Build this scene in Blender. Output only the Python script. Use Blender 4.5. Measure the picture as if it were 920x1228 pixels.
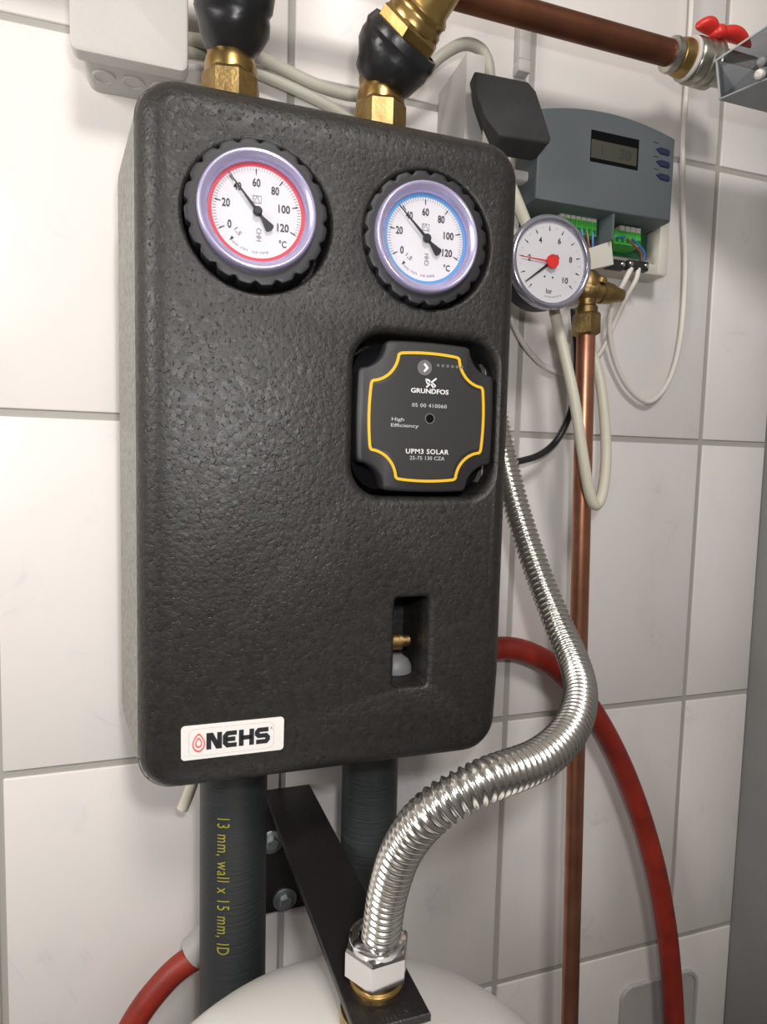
import bpy, bmesh, math, random
from mathutils import Vector, Matrix, Euler
random.seed(7)
PI = math.pi
for o in list(bpy.data.objects): bpy.data.objects.remove(o)
scene = bpy.context.scene
col = scene.collection

# ------------------------------------------------------------------ camera
F = 732.19; CX, CY = 460.0, 614.0
CAM = Vector((0.15922, -0.58259, -0.34853))
ROT = Euler((1.4939863, -0.0244766, -0.3035721), 'XYZ')
RM = ROT.to_matrix()
cam = bpy.data.cameras.new('camera'); camo = bpy.data.objects.new('camera', cam); col.objects.link(camo)
camo.location = CAM; camo.rotation_euler = ROT
cam.sensor_fit = 'VERTICAL'; cam.sensor_height = 24.0; cam.lens = F / 1228 * 24.0
cam.clip_start = 0.01; cam.clip_end = 20
scene.camera = camo
# ------------------------------------------------------------------ world, lights, exposure
w = bpy.data.worlds.new('world'); scene.world = w; w.use_nodes = True
w.node_tree.nodes['Background'].inputs[0].default_value = (1, .97, .94, 1)
w.node_tree.nodes['Background'].inputs[1].default_value = 0.3
def area(name, loc, target, size, power, colr=(1, 1, 1), sy=None):
    l = bpy.data.lights.new(name, 'AREA'); l.energy = power; l.size = size; l.color = colr
    if sy: l.shape = 'RECTANGLE'; l.size_y = sy
    o = bpy.data.objects.new(name, l); col.objects.link(o); o.location = loc
    o.rotation_euler = (Vector(target) - Vector(loc)).to_track_quat('-Z', 'Y').to_euler()
    return o
area('window_light', (-0.85, -0.75, 0.05), (0.1, 0, -0.4), 0.35, 13.0, (1, .955, .91), 0.6)
area('ceiling_lamp', (0.25, -1.2, 0.55), (0.4, 0, -0.4), 0.25, 9.5, (1, .95, .9))
area('camera_flash', (0.19, -0.62, -0.27), (0.27, 0, -0.42), 0.03, 1.5, (1, .98, .97))
vs = scene.view_settings
vs.view_transform = 'Standard'; vs.look = 'None'; vs.gamma = 1; vs.use_curve_mapping = False
vs.exposure = -0.06

# ------------------------------------------------------------------ helpers: placing
def ray(px, py): return RM @ Vector(((px - CX) / F, -(py - CY) / F, -1))
def at(px, py, Y):
    d = ray(px, py); return CAM + d * ((Y - CAM.y) / d.y)
def atz(px, py, Z):
    d = ray(px, py); return CAM + d * ((Z - CAM.z) / d.z)
def path(pts): return [at(*p) for p in pts]

# ------------------------------------------------------------------ helpers: materials
MATS = {}
def nt(name):
    m = bpy.data.materials.new(name); m.use_nodes = True; MATS[name] = m
    return m, m.node_tree.nodes, m.node_tree.links, m.node_tree.nodes['Principled BSDF']
def mat(name, c, rough=.5, metal=0, noise=0, nscale=60, bump=0, bscale=300, spec=.5, coat=0, c2=None):
    m, N, L, b = nt(name)
    b.inputs['Base Color'].default_value = (*c, 1); b.inputs['Roughness'].default_value = rough
    b.inputs['Metallic'].default_value = metal; b.inputs['Specular IOR Level'].default_value = spec
    b.inputs['Coat Weight'].default_value = coat
    tc = N.new('ShaderNodeTexCoord')
    if noise or c2:
        n = N.new('ShaderNodeTexNoise'); n.inputs['Scale'].default_value = nscale; n.inputs['Detail'].default_value = 5
        r = N.new('ShaderNodeValToRGB'); L.new(tc.outputs['Object'], n.inputs['Vector']); L.new(n.outputs[0], r.inputs[0])
        k = noise or .1
        r.color_ramp.elements[0].position = .35; r.color_ramp.elements[1].position = .65
        cc = c2 or tuple(x * (1 - k) for x in c)
        r.color_ramp.elements[0].color = (*cc, 1)
        r.color_ramp.elements[1].color = (*c, 1); L.new(r.outputs[0], b.inputs['Base Color'])
    if bump:
        n = N.new('ShaderNodeTexNoise'); n.inputs['Scale'].default_value = bscale; n.inputs['Detail'].default_value = 4
        bm = N.new('ShaderNodeBump'); bm.inputs['Strength'].default_value = bump; bm.inputs['Distance'].default_value = .001
        L.new(tc.outputs['Object'], n.inputs['Vector']); L.new(n.outputs[0], bm.inputs['Height']); L.new(bm.outputs[0], b.inputs['Normal'])
    return m
def epp(name, c, rough):
    """expanded foam: domed beads with their own faint shade, and small open pits here and there between them"""
    m, N, L, b = nt(name)
    def math_(op, a, b_, c_=None):
        n = N.new('ShaderNodeMath'); n.operation = op
        for k, v in enumerate((a, b_, c_)):
            if v is None: continue
            if isinstance(v, (int, float)): n.inputs[k].default_value = v
            else: L.new(v, n.inputs[k])
        return n.outputs[0]
    tc = N.new('ShaderNodeTexCoord')
    def vor(f, sc):
        v = N.new('ShaderNodeTexVoronoi'); v.feature = f; v.inputs['Scale'].default_value = sc; L.new(tc.outputs['Object'], v.inputs['Vector']); return v
    def noi(sc, d):
        n = N.new('ShaderNodeTexNoise'); n.inputs['Scale'].default_value = sc; n.inputs['Detail'].default_value = d; L.new(tc.outputs['Object'], n.inputs['Vector']); return n.outputs[0]
    v1 = vor('F1', 290); ve = vor('DISTANCE_TO_EDGE', 290)
    nf, nm, npit = noi(900, 3), noi(150, 3), noi(330, 1)
    seam = N.new('ShaderNodeMapRange'); seam.inputs[1].default_value = 0; seam.inputs[2].default_value = .11; seam.inputs[3].default_value = 1; seam.inputs[4].default_value = 0; L.new(ve.outputs['Distance'], seam.inputs[0])
    pm = N.new('ShaderNodeMapRange'); pm.inputs[1].default_value = .55; pm.inputs[2].default_value = .66; L.new(npit, pm.inputs[0])
    pit = math_('MULTIPLY', seam.outputs[0], pm.outputs[0])
    h = math_('MULTIPLY_ADD', nf, .8, math_('MULTIPLY', nm, 1.3))
    h = math_('MULTIPLY_ADD', v1.outputs['Distance'], -.9, h)
    h = math_('MULTIPLY_ADD', pit, -1.1, h)
    bm = N.new('ShaderNodeBump'); bm.inputs['Strength'].default_value = .32; bm.inputs['Distance'].default_value = .0007
    L.new(h, bm.inputs['Height']); L.new(bm.outputs[0], b.inputs['Normal'])
    sep = N.new('ShaderNodeSeparateColor'); L.new(v1.outputs['Color'], sep.inputs[0])
    mr = N.new('ShaderNodeMapRange'); mr.inputs[3].default_value = .8; mr.inputs[4].default_value = 1.22; L.new(sep.outputs[0], mr.inputs[0])
    mu = N.new('ShaderNodeMixRGB'); mu.blend_type = 'MULTIPLY'; mu.inputs[0].default_value = 1; mu.inputs[1].default_value = (*c, 1); L.new(mr.outputs[0], mu.inputs[2])
    mx = N.new('ShaderNodeMixRGB'); mx.inputs[2].default_value = (*[x * .25 for x in c], 1); L.new(mu.outputs[0], mx.inputs[1]); L.new(pit, mx.inputs[0])
    L.new(mx.outputs[0], b.inputs['Base Color'])
    rr = N.new('ShaderNodeMapRange'); rr.inputs[3].default_value = rough - .05; rr.inputs[4].default_value = rough + .07; L.new(sep.outputs[1], rr.inputs[0]); L.new(rr.outputs[0], b.inputs['Roughness'])
    return m
def tile_mat(name):
    m, N, L, b = nt(name)
    tc = N.new('ShaderNodeTexCoord'); oi = N.new('ShaderNodeObjectInfo')
    add = N.new('ShaderNodeVectorMath'); add.operation = 'MULTIPLY_ADD'
    L.new(oi.outputs['Random'], add.inputs[0]); add.inputs[1].default_value = (7, 0, 13); L.new(tc.outputs['Object'], add.inputs[2])
    n1 = N.new('ShaderNodeTexNoise'); n1.inputs['Scale'].default_value = 9; n1.inputs['Detail'].default_value = 6; n1.inputs['Distortion'].default_value = 1.5; L.new(add.outputs[0], n1.inputs['Vector'])
    # thin veins where the noise crosses one half
    s = N.new('ShaderNodeMath'); s.operation = 'SUBTRACT'; s.inputs[1].default_value = .5; L.new(n1.outputs[0], s.inputs[0])
    ab = N.new('ShaderNodeMath'); ab.operation = 'ABSOLUTE'; L.new(s.outputs[0], ab.inputs[0])
    mr = N.new('ShaderNodeMapRange'); mr.inputs[1].default_value = 0; mr.inputs[2].default_value = .018; mr.inputs[3].default_value = 1; mr.inputs[4].default_value = 0; L.new(ab.outputs[0], mr.inputs[0])
    n2 = N.new('ShaderNodeTexNoise'); n2.inputs['Scale'].default_value = 14; n2.inputs['Detail'].default_value = 4; L.new(add.outputs[0], n2.inputs['Vector'])
    m2 = N.new('ShaderNodeMapRange'); m2.inputs[1].default_value = .52; m2.inputs[2].default_value = .72; m2.inputs[3].default_value = 0; m2.inputs[4].default_value = .55; L.new(n2.outputs[0], m2.inputs[0])
    mu = N.new('ShaderNodeMath'); mu.operation = 'MULTIPLY'; L.new(mr.outputs[0], mu.inputs[0]); L.new(m2.outputs[0], mu.inputs[1])
    ad = N.new('ShaderNodeMath'); ad.operation = 'MULTIPLY_ADD'; L.new(m2.outputs[0], ad.inputs[0]); ad.inputs[1].default_value = .3; L.new(mu.outputs[0], ad.inputs[2])
    mx = N.new('ShaderNodeMixRGB'); mx.inputs[1].default_value = (.78, .745, .725, 1); mx.inputs[2].default_value = (.56, .57, .62, 1); L.new(ad.outputs[0], mx.inputs[0])
    L.new(mx.outputs[0], b.inputs['Base Color']); b.inputs['Roughness'].default_value = .3; b.inputs['Specular IOR Level'].default_value = .35
    bp = N.new('ShaderNodeBump'); bp.inputs['Strength'].default_value = .15; bp.inputs['Distance'].default_value = .002
    L.new(n2.outputs[0], bp.inputs['Height']); L.new(bp.outputs[0], b.inputs['Normal'])
    return m
def clear(name, tint, gloss=.08):
    m, N, L, b = nt(name)
    N.remove(b); out = N['Material Output']
    t = N.new('ShaderNodeBsdfTransparent'); t.inputs[0].default_value = (*tint, 1)
    g = N.new('ShaderNodeBsdfGlossy'); g.inputs['Roughness'].default_value = .04
    fr = N.new('ShaderNodeFresnel'); fr.inputs[0].default_value = 1.45
    ml = N.new('ShaderNodeMath'); ml.operation = 'MULTIPLY'; L.new(fr.outputs[0], ml.inputs[0]); ml.inputs[1].default_value = gloss / .04 * .5
    mx = N.new('ShaderNodeMixShader'); L.new(ml.outputs[0], mx.inputs[0]); L.new(t.outputs[0], mx.inputs[1]); L.new(g.outputs[0], mx.inputs[2])
    L.new(mx.outputs[0], out.inputs[0]); return m

tilem = tile_mat('glazed_tile')
grout = mat('grout', (.40, .385, .355), .9, bump=.3, bscale=900)
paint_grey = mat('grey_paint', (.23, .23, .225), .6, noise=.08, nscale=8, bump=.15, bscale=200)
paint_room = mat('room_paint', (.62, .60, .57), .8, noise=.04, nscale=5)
epp_dark = epp('black_foam', (.0175, .0155, .0133), .46)
epp_grey = epp('grey_foam', (.25, .243, .215), .5)
knob_black = mat('knob_plastic', (.013, .013, .016), .5, bump=.1, bscale=800)
pump_black = mat('pump_plastic', (.018, .017, .019), .5)
face_black = mat('pump_face_film', (.030, .029, .030), .4)
deep_black = mat('deep_black', (.003, .003, .004), .8, spec=.1)
yellow = mat('yellow_print', (.70, .42, .015), .45)
print_white = mat('white_print', (.72, .72, .70), .5)
print_grey = mat('grey_print', (.40, .40, .40), .5)
badge_grey = mat('badge_grey', (.13, .125, .125), .5)
print_black = mat('black_print', (.02, .02, .025), .5)
print_faint = mat('faint_print', (.25, .25, .28), .5)
dialw = mat('dial_white', (.80, .78, .79), .5)
bezelm = mat('bezel_lilac', (.50, .45, .68), .25, metal=.5)
bezelg = mat('bezel_steel', (.50, .49, .60), .2, metal=.85)
ring_red = mat('ring_red', (.72, .06, .09), .5)
ring_blue = mat('ring_blue', (.12, .36, .68), .5)
red_pl = mat('red_plastic', (.68, .03, .02), .38)
red_bright = mat('red_hub', (.75, .03, .025), .45)
rubber_red = mat('red_rubber', (.30, .022, .010), .5, noise=.35, nscale=35, bump=.25, bscale=500)
brass = mat('brass', (.50, .335, .125), .32, metal=1, noise=.35, nscale=45, bump=.1, bscale=300)
brass_old = mat('aged_brass', (.42, .29, .12), .42, metal=1, noise=.45, nscale=60, bump=.3, bscale=400)
copper = mat('copper', (.60, .29, .19), .36, metal=1, c2=(.46, .20, .12), nscale=28)
copper_dark = mat('dark_copper', (.22, .085, .045), .5, metal=.85, noise=.35, nscale=25, bump=.1)
steel = mat('stainless', (.74, .72, .68), .22, metal=1)
chrome = mat('chrome', (.78, .77, .78), .12, metal=1)
nickel = mat('nickel', (.55, .53, .46), .3, metal=1, noise=.25, nscale=80)
zinc = mat('zinc', (.50, .56, .58), .35, metal=.9, noise=.2, nscale=90)
tape = mat('black_tape', (.012, .012, .014), .33, bump=.6, bscale=60)
bracket_bl = mat('bracket_black', (.014, .012, .012), .36, bump=.35, bscale=500)
foam_wrap = mat('foam_pad', (.032, .032, .031), .75, noise=.3, nscale=40, bump=.5, bscale=150)
white_pl = mat('white_plastic', (.62, .60, .575), .45)
box_pl = mat('box_plastic', (.56, .545, .52), .5, noise=.03, nscale=400)
cream_pl = mat('cream_plastic', (.62, .60, .53), .5)
duct_pl = mat('duct_plastic', (.55, .53, .51), .5)
ctl_blue = mat('slate_plastic', (.098, .118, .128), .5, bump=.1, bscale=900)
ctl_dark = mat('slate_dark', (.09, .11, .12), .55)
lcd = mat('lcd_glass', (.062, .063, .048), .3)
lcd_seg = mat('lcd_segment', (.04, .042, .035), .3)
navy = mat('navy_rubber', (.018, .022, .06), .45)
green = mat('green_terminal', (.06, .42, .05), .4)
pcb = mat('circuit_board', (.01, .14, .05), .4, noise=.3, nscale=90)
cable_grey = mat('grey_cable', (.44, .43, .37), .5)
cable_white = mat('white_cable', (.74, .70, .65), .45)
cable_cream = mat('cream_cable', (.66, .63, .52), .42)
cable_black = mat('black_cable', (.018, .019, .024), .4)
wire_brown = mat('brown_wire', (.20, .09, .05), .4)
wire_blue = mat('blue_wire', (.05, .15, .40), .4)
tankw = mat('tank_enamel', (.74, .725, .69), .3, bump=.05, bscale=40)
smoke = clear('smoky_plastic', (.60, .63, .66), .05)
glass = clear('dial_glass', (.97, .97, .98), .05)
trayg = mat('tray_plastic', (.30, .32, .33), .3, noise=.1)
frost = mat('frosted_plastic', (.50, .49, .48), .35)
sticker_w = mat('sticker_vinyl', (.86, .83, .80), .35)
def ribbed(name, c):
    m = mat(name, c, .48)
    N, L = m.node_tree.nodes, m.node_tree.links; b = N['Principled BSDF']
    tc = N.new('ShaderNodeTexCoord'); mp = N.new('ShaderNodeMapping'); mp.inputs['Scale'].default_value = (10, 10, 420)
    n = N.new('ShaderNodeTexNoise'); n.inputs['Scale'].default_value = 1.0; n.inputs['Detail'].default_value = 3
    bm = N.new('ShaderNodeBump'); bm.inputs['Strength'].default_value = .7; bm.inputs['Distance'].default_value = .0008
    L.new(tc.outputs['Object'], mp.inputs[0]); L.new(mp.outputs[0], n.inputs['Vector']); L.new(n.outputs[0], bm.inputs['Height']); L.new(bm.outputs[0], b.inputs['Normal'])
    return m
rubber = ribbed('pipe_lagging', (.026, .030, .032))

# ------------------------------------------------------------------ helpers: objects
WL = {}
def setp(o, label=None, cat=None, group=None, kind=None):
    if label: o['label'] = label
    if cat: o['category'] = cat
    if group: o['group'] = group
    if kind: o['kind'] = kind
def thing(name, label, cat, loc, group=None):
    o = bpy.data.objects.new(name, None); col.objects.link(o); o.location = loc; o.empty_display_size = .01
    WL[o.name] = Vector(loc); setp(o, label, cat, group); return o
class MB:
    def __init__(s): s.bm = bmesh.new()
    def box(s, lo, hi, rot=None, bev=0, seg=2):
        lo, hi = Vector(lo), Vector(hi); c = (lo + hi) / 2; d = hi - lo
        r = bmesh.ops.create_cube(s.bm, size=1)
        vv = r['verts']
        for v in vv: v.co = Vector((v.co.x * d.x, v.co.y * d.y, v.co.z * d.z))
        if bev:
            es = list({e for v in vv for e in v.link_edges})
            rb = bmesh.ops.bevel(s.bm, geom=es, offset=bev, segments=seg, affect='EDGES', profile=.5)
            vv = list({v for f in rb['faces'] for v in f.verts} | {v for v in vv if v.is_valid})
        for v in vv:
            if rot is not None: v.co = rot @ v.co
            v.co += c
        return s
    def grid(s, rings, closed=True, cap0=True, cap1=True):
        vs = [[s.bm.verts.new(p) for p in r] for r in rings]
        n = len(rings[0])
        for a, b in zip(vs, vs[1:]):
            for i in range(n if closed else n - 1):
                j = (i + 1) % n
                try: s.bm.faces.new((a[i], a[j], b[j], b[i]))
                except ValueError: pass
        if cap0: s.bm.faces.new(vs[0][::-1])
        if cap1: s.bm.faces.new(vs[-1])
        return s
    def lathe(s, o, ax, prof, seg=40, cap0=True, cap1=True, start=0):
        """prof: (radius, height along ax)"""
        o = Vector(o); ax = Vector(ax).normalized()
        u = ax.orthogonal().normalized() if abs(ax.y) < .99 else Vector((1, 0, 0)); u = (u - ax * u.dot(ax)).normalized(); v = ax.cross(u)
        rs = []
        for r, h in prof:
            r = max(r, 1e-5)
            rs.append([o + ax * h + (u * math.cos(start + 2 * PI * k / seg) + v * math.sin(start + 2 * PI * k / seg)) * r for k in range(seg)])
        return s.grid(rs, True, cap0, cap1)
    def tube(s, pts, r, seg=12, steps=8, smooth=True):
        P = spline(pts, steps) if smooth and len(pts) > 2 else [Vector(p) for p in pts]
        fr = frames(P); rs = []
        for i, (p, u, v) in enumerate(fr):
            rr = r(i / (len(P) - 1)) if callable(r) else r
            rs.append([p + (u * math.cos(2 * PI * k / seg) + v * math.sin(2 * PI * k / seg)) * rr for k in range(seg)])
        return s.grid(rs)
    def prism(s, outline, y0, y1, bev=0, bseg=2):
        """outline [(x,z)], back y0, front y1 (<y0); optional bevelled front rim"""
        n = len(outline); rs = [[Vector((x, y0, z)) for x, z in outline]]
        if bev:
            for k in range(bseg + 1):
                a = k / bseg * PI / 2
                ins = bev * (1 - math.cos(a)); yy = y1 + bev * (1 - math.sin(a))
                rs.append([Vector((x, yy, z)) for x, z in inset(outline, ins)])
        else: rs.append([Vector((x, y1, z)) for x, z in outline])
        return s.grid(rs)
    def build(s, name, m, parent=None, smooth=40, label=None, kind=None, cat=None, group=None):
        bmesh.ops.recalc_face_normals(s.bm, faces=s.bm.faces)
        lo = Vector([min(v.co[i] for v in s.bm.verts) for i in range(3)]); hi = Vector([max(v.co[i] for v in s.bm.verts) for i in range(3)])
        c = (lo + hi) / 2
        for v in s.bm.verts: v.co -= c
        me = bpy.data.meshes.new(name)
        if smooth:
            for f in s.bm.faces: f.smooth = True
            for e in s.bm.edges:
                if len(e.link_faces) == 2 and e.calc_face_angle(0) > math.radians(smooth): e.smooth = False
        s.bm.to_mesh(me); s.bm.free()
        o = bpy.data.objects.new(name, me); col.objects.link(o); me.materials.append(m)
        if parent: o.parent = parent; o.location = c - WL[parent.name]
        else: o.location = c
        WL[o.name] = c
        setp(o, label, cat, group, kind); return o
def inset(pts, d):
    """inset a closed outline (either winding) by d"""
    n = len(pts); A = sum(pts[i][0] * pts[(i + 1) % n][1] - pts[(i + 1) % n][0] * pts[i][1] for i in range(n))
    sg = 1 if A > 0 else -1; out = []
    for i in range(n):
        p0, p1, p2 = Vector(pts[i - 1]), Vector(pts[i]), Vector(pts[(i + 1) % n])
        a = (p1 - p0); b = (p2 - p1)
        if a.length < 1e-9 or b.length < 1e-9: out.append(tuple(p1)); continue
        a.normalize(); b.normalize()
        na = Vector((-a.y, a.x)) * sg; nb = Vector((-b.y, b.x)) * sg
        m = na + nb
        if m.length < 1e-6: out.append(tuple(p1)); continue
        m.normalize(); k = d / max(.4, m.dot(na)); out.append((p1.x + m.x * k, p1.y + m.y * k))
    return out
def spline(pts, steps):
    P = [Vector(p) for p in pts]; P = [P[0] * 2 - P[1]] + P + [P[-1] * 2 - P[-2]]; out = []
    for i in range(1, len(P) - 2):
        p0, p1, p2, p3 = P[i - 1:i + 3]
        for k in range(steps):
            t = k / steps
            out.append(.5 * ((2 * p1) + (p2 - p0) * t + (2 * p0 - 5 * p1 + 4 * p2 - p3) * t * t + (3 * p1 - p0 - 3 * p2 + p3) * t ** 3))
    out.append(P[-2]); return out
def frames(P):
    n = len(P); out = []; t = (P[1] - P[0]).normalized(); u = t.orthogonal().normalized()
    for i in range(n):
        t = (P[min(i + 1, n - 1)] - P[max(i - 1, 0)]).normalized()
        u = (u - t * u.dot(t)).normalized(); out.append((P[i], u, t.cross(u)))
    return out
def rrect(x0, x1, z0, z1, r, seg=6):
    pts = []
    for cx, cz, a0 in ((x1 - r, z1 - r, 0), (x0 + r, z1 - r, 90), (x0 + r, z0 + r, 180), (x1 - r, z0 + r, 270)):
        for k in range(seg + 1):
            a = math.radians(a0 + 90 * k / seg); pts.append((cx + r * math.cos(a), cz + r * math.sin(a)))
    return pts
def circ(cx, cz, r, n=40): return [(cx + r * math.cos(2 * PI * k / n), cz + r * math.sin(2 * PI * k / n)) for k in range(n)]
def xz(px, Y): return [(p.x, p.z) for p in (at(a, b, Y) for a, b in px)]
def frame2(outline_o, outline_i, y0, y1, mb=None):
    """a raised ring between two outlines of equal count, lying on y0, front y1"""
    mb = mb or MB()
    rs = [[Vector((x, y, z)) for x, z in ol] for ol, y in ((outline_o, y0), (outline_o, y1), (outline_i, y1), (outline_i, y0))]
    return mb.grid(rs + [rs[0]], True, False, False)
def text_pts(s, h=None, wd=None, offset=0, ext=.0, space=1, shear=0, res=3):
    """flat text as a mesh centred on the origin, scaled to height h and/or width wd"""
    cu = bpy.data.curves.new('t', 'FONT'); cu.body = s; cu.size = 1; cu.offset = offset; cu.resolution_u = res
    cu.space_character = space; cu.shear = shear
    o = bpy.data.objects.new('t', cu); col.objects.link(o)
    dg = bpy.context.evaluated_depsgraph_get(); me = bpy.data.meshes.new_from_object(o.evaluated_get(dg))
    bpy.data.objects.remove(o); bpy.data.curves.remove(cu)
    xs = [v.co.x for v in me.vertices]; ys = [v.co.y for v in me.vertices]
    cx, cy = (min(xs) + max(xs)) / 2, (min(ys) + max(ys)) / 2; W, Hh = max(xs) - min(xs), max(ys) - min(ys)
    sy = h / Hh if h else wd / W; sx = wd / W if wd else sy
    return [((v.co.x - cx) * sx, (v.co.y - cy) * sy) for v in me.vertices], [tuple(p.vertices) for p in me.polygons]
def text(name, s, c, y, m, parent, h=None, wd=None, rot=0, label=None, **kw):
    """text standing in a plane facing -Y, centred on (x,z)=c"""
    pts, faces = text_pts(s, h, wd, **kw); mb = MB(); ca, sa = math.cos(rot), math.sin(rot)
    vs_ = [mb.bm.verts.new((c[0] + x * ca - z * sa, y, c[1] + x * sa + z * ca)) for x, z in pts]
    for f in faces:
        try: mb.bm.faces.new([vs_[i] for i in f])
        except ValueError: pass
    r = bmesh.ops.extrude_face_region(mb.bm, geom=mb.bm.faces[:])
    for v in r['geom']:
        if isinstance(v, bmesh.types.BMVert): v.co.y += .0002
    return mb.build(name, m, parent, smooth=0, label=label)
def strip(mb, x0, z0, x1, z1, w0, y, t=.0002, w1=None):
    d = Vector((x1 - x0, z1 - z0)).normalized(); n = Vector((-d.y, d.x)); w1 = w0 if w1 is None else w1
    mb.prism([(x0 + n.x * w0 / 2, z0 + n.y * w0 / 2), (x1 + n.x * w1 / 2, z1 + n.y * w1 / 2), (x1 - n.x * w1 / 2, z1 - n.y * w1 / 2), (x0 - n.x * w0 / 2, z0 - n.y * w0 / 2)], y + t, y)

# ================================================================== SETTING
TW, TH = .24529, .3125
RWX = .836
X0, X1r, Z0r, Z1r, Y0r = -1.25, RWX, -1.45, 1.0, -2.2
wb = MB().box((X0, .0020, Z0r), (X1r, .06, Z1r)).build('wall_back', grout, kind='structure')
g = .0033   # half the joint
i0, i1, j0, j1 = -3, 4, -4, 4
first = {}
for i in range(i0, i1):
    for j in range(j0, j1):
        xa, xb = i * TW + g, min((i + 1) * TW - g, RWX - .001); zb_, za = -j * TH - g, -(j + 1) * TH + g
        if xb - xa < .02: continue
        key = round(xb - xa, 4)
        if key not in first:
            o = MB().box((xa, .0, za), (xb, .006, zb_), bev=.0012).build('tile', tilem, wb, smooth=60); first[key] = o
        else:
            o = first[key].copy(); col.objects.link(o); o.location = Vector(((xa + xb) / 2, .003, (za + zb_) / 2)) - WL[wb.name]
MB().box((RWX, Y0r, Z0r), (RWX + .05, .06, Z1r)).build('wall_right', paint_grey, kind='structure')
MB().box((X0 - .05, Y0r, Z0r), (X0, .06, Z1r)).build('wall_left', paint_room, kind='structure')
MB().box((X0 - .05, Y0r - .05, Z0r), (RWX + .05, Y0r, Z1r)).build('wall_front', paint_room, kind='structure')
MB().box((X0 - .05, Y0r - .05, Z0r - .05), (RWX + .05, .06, Z0r)).build('floor', mat('floor_grey', (.2, .19, .18), .6, noise=.2, nscale=6), kind='structure')
MB().box((X0 - .05, Y0r - .05, Z1r), (RWX + .05, .06, Z1r + .05)).build('ceiling', paint_room, kind='structure')

# ================================================================== INSULATION BOX
YF = -.19
bx0, bx1, bz0, bz1 = .1265, .3805, -.564, -.1220
box = thing('insulation_box', 'black expanded-foam pump station box with a round-cornered front hung on the tiles', 'box', (.249, -.05, bz0))
def bring(ins, y, r, mb=None):
    """one ring of the foam shell; extra points where the front folds back near the bottom"""
    x0, x1, z0, z1 = bx0 + ins, bx1 - ins, bz0 + ins, bz1 - ins
    r = max(.004, r); zc = -.500; out = []
    o = rrect(x0, x1, z0, z1, r, 8)
    # insert crease points on both sides
    n = len(o); res = []
    for k in range(n):
        res.append(o[k])
        a, b = o[k], o[(k + 1) % n]
        if (a[1] - zc) * (b[1] - zc) < 0: res.append((a[0] + (b[0] - a[0]) * (a[1] - zc) / (a[1] - b[1]), zc))
    return [Vector((x, y, z)) for x, z in res]
mb = MB(); rings = []
rings.append(bring(.018, -.08, .014)); rings.append(bring(.018, -.1695, .014)); rings.append(bring(-.0005, -.1705, .022))
RF = .018
for k in range(7):
    a = k / 6 * PI / 2
    rings.append(bring(RF * (1 - math.cos(a)), YF + RF * (1 - math.sin(a)), .026 - RF * (1 - math.cos(a))))
for r_ in rings[3:]:
    for v in r_:
        if v.z < -.500: v.y += (-.500 - v.z) / .055 * .004
nb = len(rings[0])
vs_ = [[mb.bm.verts.new(p) for p in r] for r in rings]
for a, b in zip(vs_, vs_[1:]):
    for i in range(nb): mb.bm.faces.new((a[i], a[(i + 1) % nb], b[(i + 1) % nb], b[i]))
mb.bm.faces.new(vs_[0][::-1])
top = [v for v in vs_[-1]]
ci = [k for k, v in enumerate(top) if abs(v.co.z + .500) < 1e-6]
a, b = ci
mb.bm.faces.new(top[a:b + 1]); mb.bm.faces.new(top[b:] + top[:a + 1])
shell = mb.build('front_shell', epp_dark, box)
g1 = at(310, 250, -.2); g2 = at(515, 283, -.2)
pc = at(513.5, 501, YF)
# cutters: recesses in the front with softly flared mouths
def flare(outline_fn, depth, fl=.005):
    """outline_fn(d) gives the outline grown by d"""
    mbx = MB(); rs = [[Vector((x, YF + depth, z)) for x, z in outline_fn(0)]]
    for k in range(6):
        a = k / 5 * PI / 2
        rs.append([Vector((x, YF + fl * (1 - math.sin(a)), z)) for x, z in outline_fn(fl * (1 - math.cos(a)))])
    rs.append([Vector((x, YF - .02, z)) for x, z in outline_fn(fl)])
    return mbx.grid(rs)
cuts = []
G1c = (at(310.5, 261, YF).x, at(310.5, 261, YF).z); G2c = (at(515, 288, YF).x, at(515, 288, YF).z)
cuts.append(flare(lambda d: circ(G1c[0], G1c[1], .0448 + d, 64), .045, .003))
cuts.append(flare(lambda d: circ(G2c[0], G2c[1], .0446 + d, 64), .045, .003))
hp = .0515
def pumphole(d): return rrect(pc.x - hp - .001 - d, pc.x + hp + .001 + d, pc.z - hp - .003 - d, pc.z + hp + .003 + d, .022 + d, 8)
cuts.append(flare(pumphole, .05, .006))
s0, s1 = at(472, 826, YF), at(516, 716, YF)
def slot(d): return rrect(s0.x - d, s1.x + d, s0.z - d, s1.z + d, .003 + d, 4)
cuts.append(flare(slot, .055, .004))
for k, c in enumerate(cuts):
    co = c.build('cut', epp_dark)
    md = shell.modifiers.new('b', 'BOOLEAN'); md.operation = 'DIFFERENCE'; md.object = co; md.solver = 'EXACT'
    bpy.context.view_layer.update()
    dg = bpy.context.evaluated_depsgraph_get()
    me = bpy.data.meshes.new_from_object(shell.evaluated_get(dg)); shell.modifiers.clear(); shell.data = me
    bpy.data.objects.remove(co)
for p in shell.data.polygons: p.use_smooth = True
bmx = bmesh.new(); bmx.from_mesh(shell.data)
for e in bmx.edges: e.smooth = not (len(e.link_faces) == 2 and e.calc_face_angle(0) > math.radians(35))
bmx.to_mesh(shell.data); bmx.free()
# rear half: hollow, flared towards the wall
rs = [bring(.016, -.08, .015), bring(.016, -.1708, .015), bring(0, -.1712, .022)]
for k in range(1, 6):
    t = k / 5; rs.append(bring(-.021 * t, -.1712 + .11 * t, .022 + .018 * t))
rs.append(bring(-.010, -.055, .03)); rs.append(bring(.016, -.055, .015))
MB().grid(rs, True, False, False).grid([rs[-1], rs[0]], True, False, False).build('rear_shell', epp_grey, box, label='lighter grey rear half of the foam box')
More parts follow.
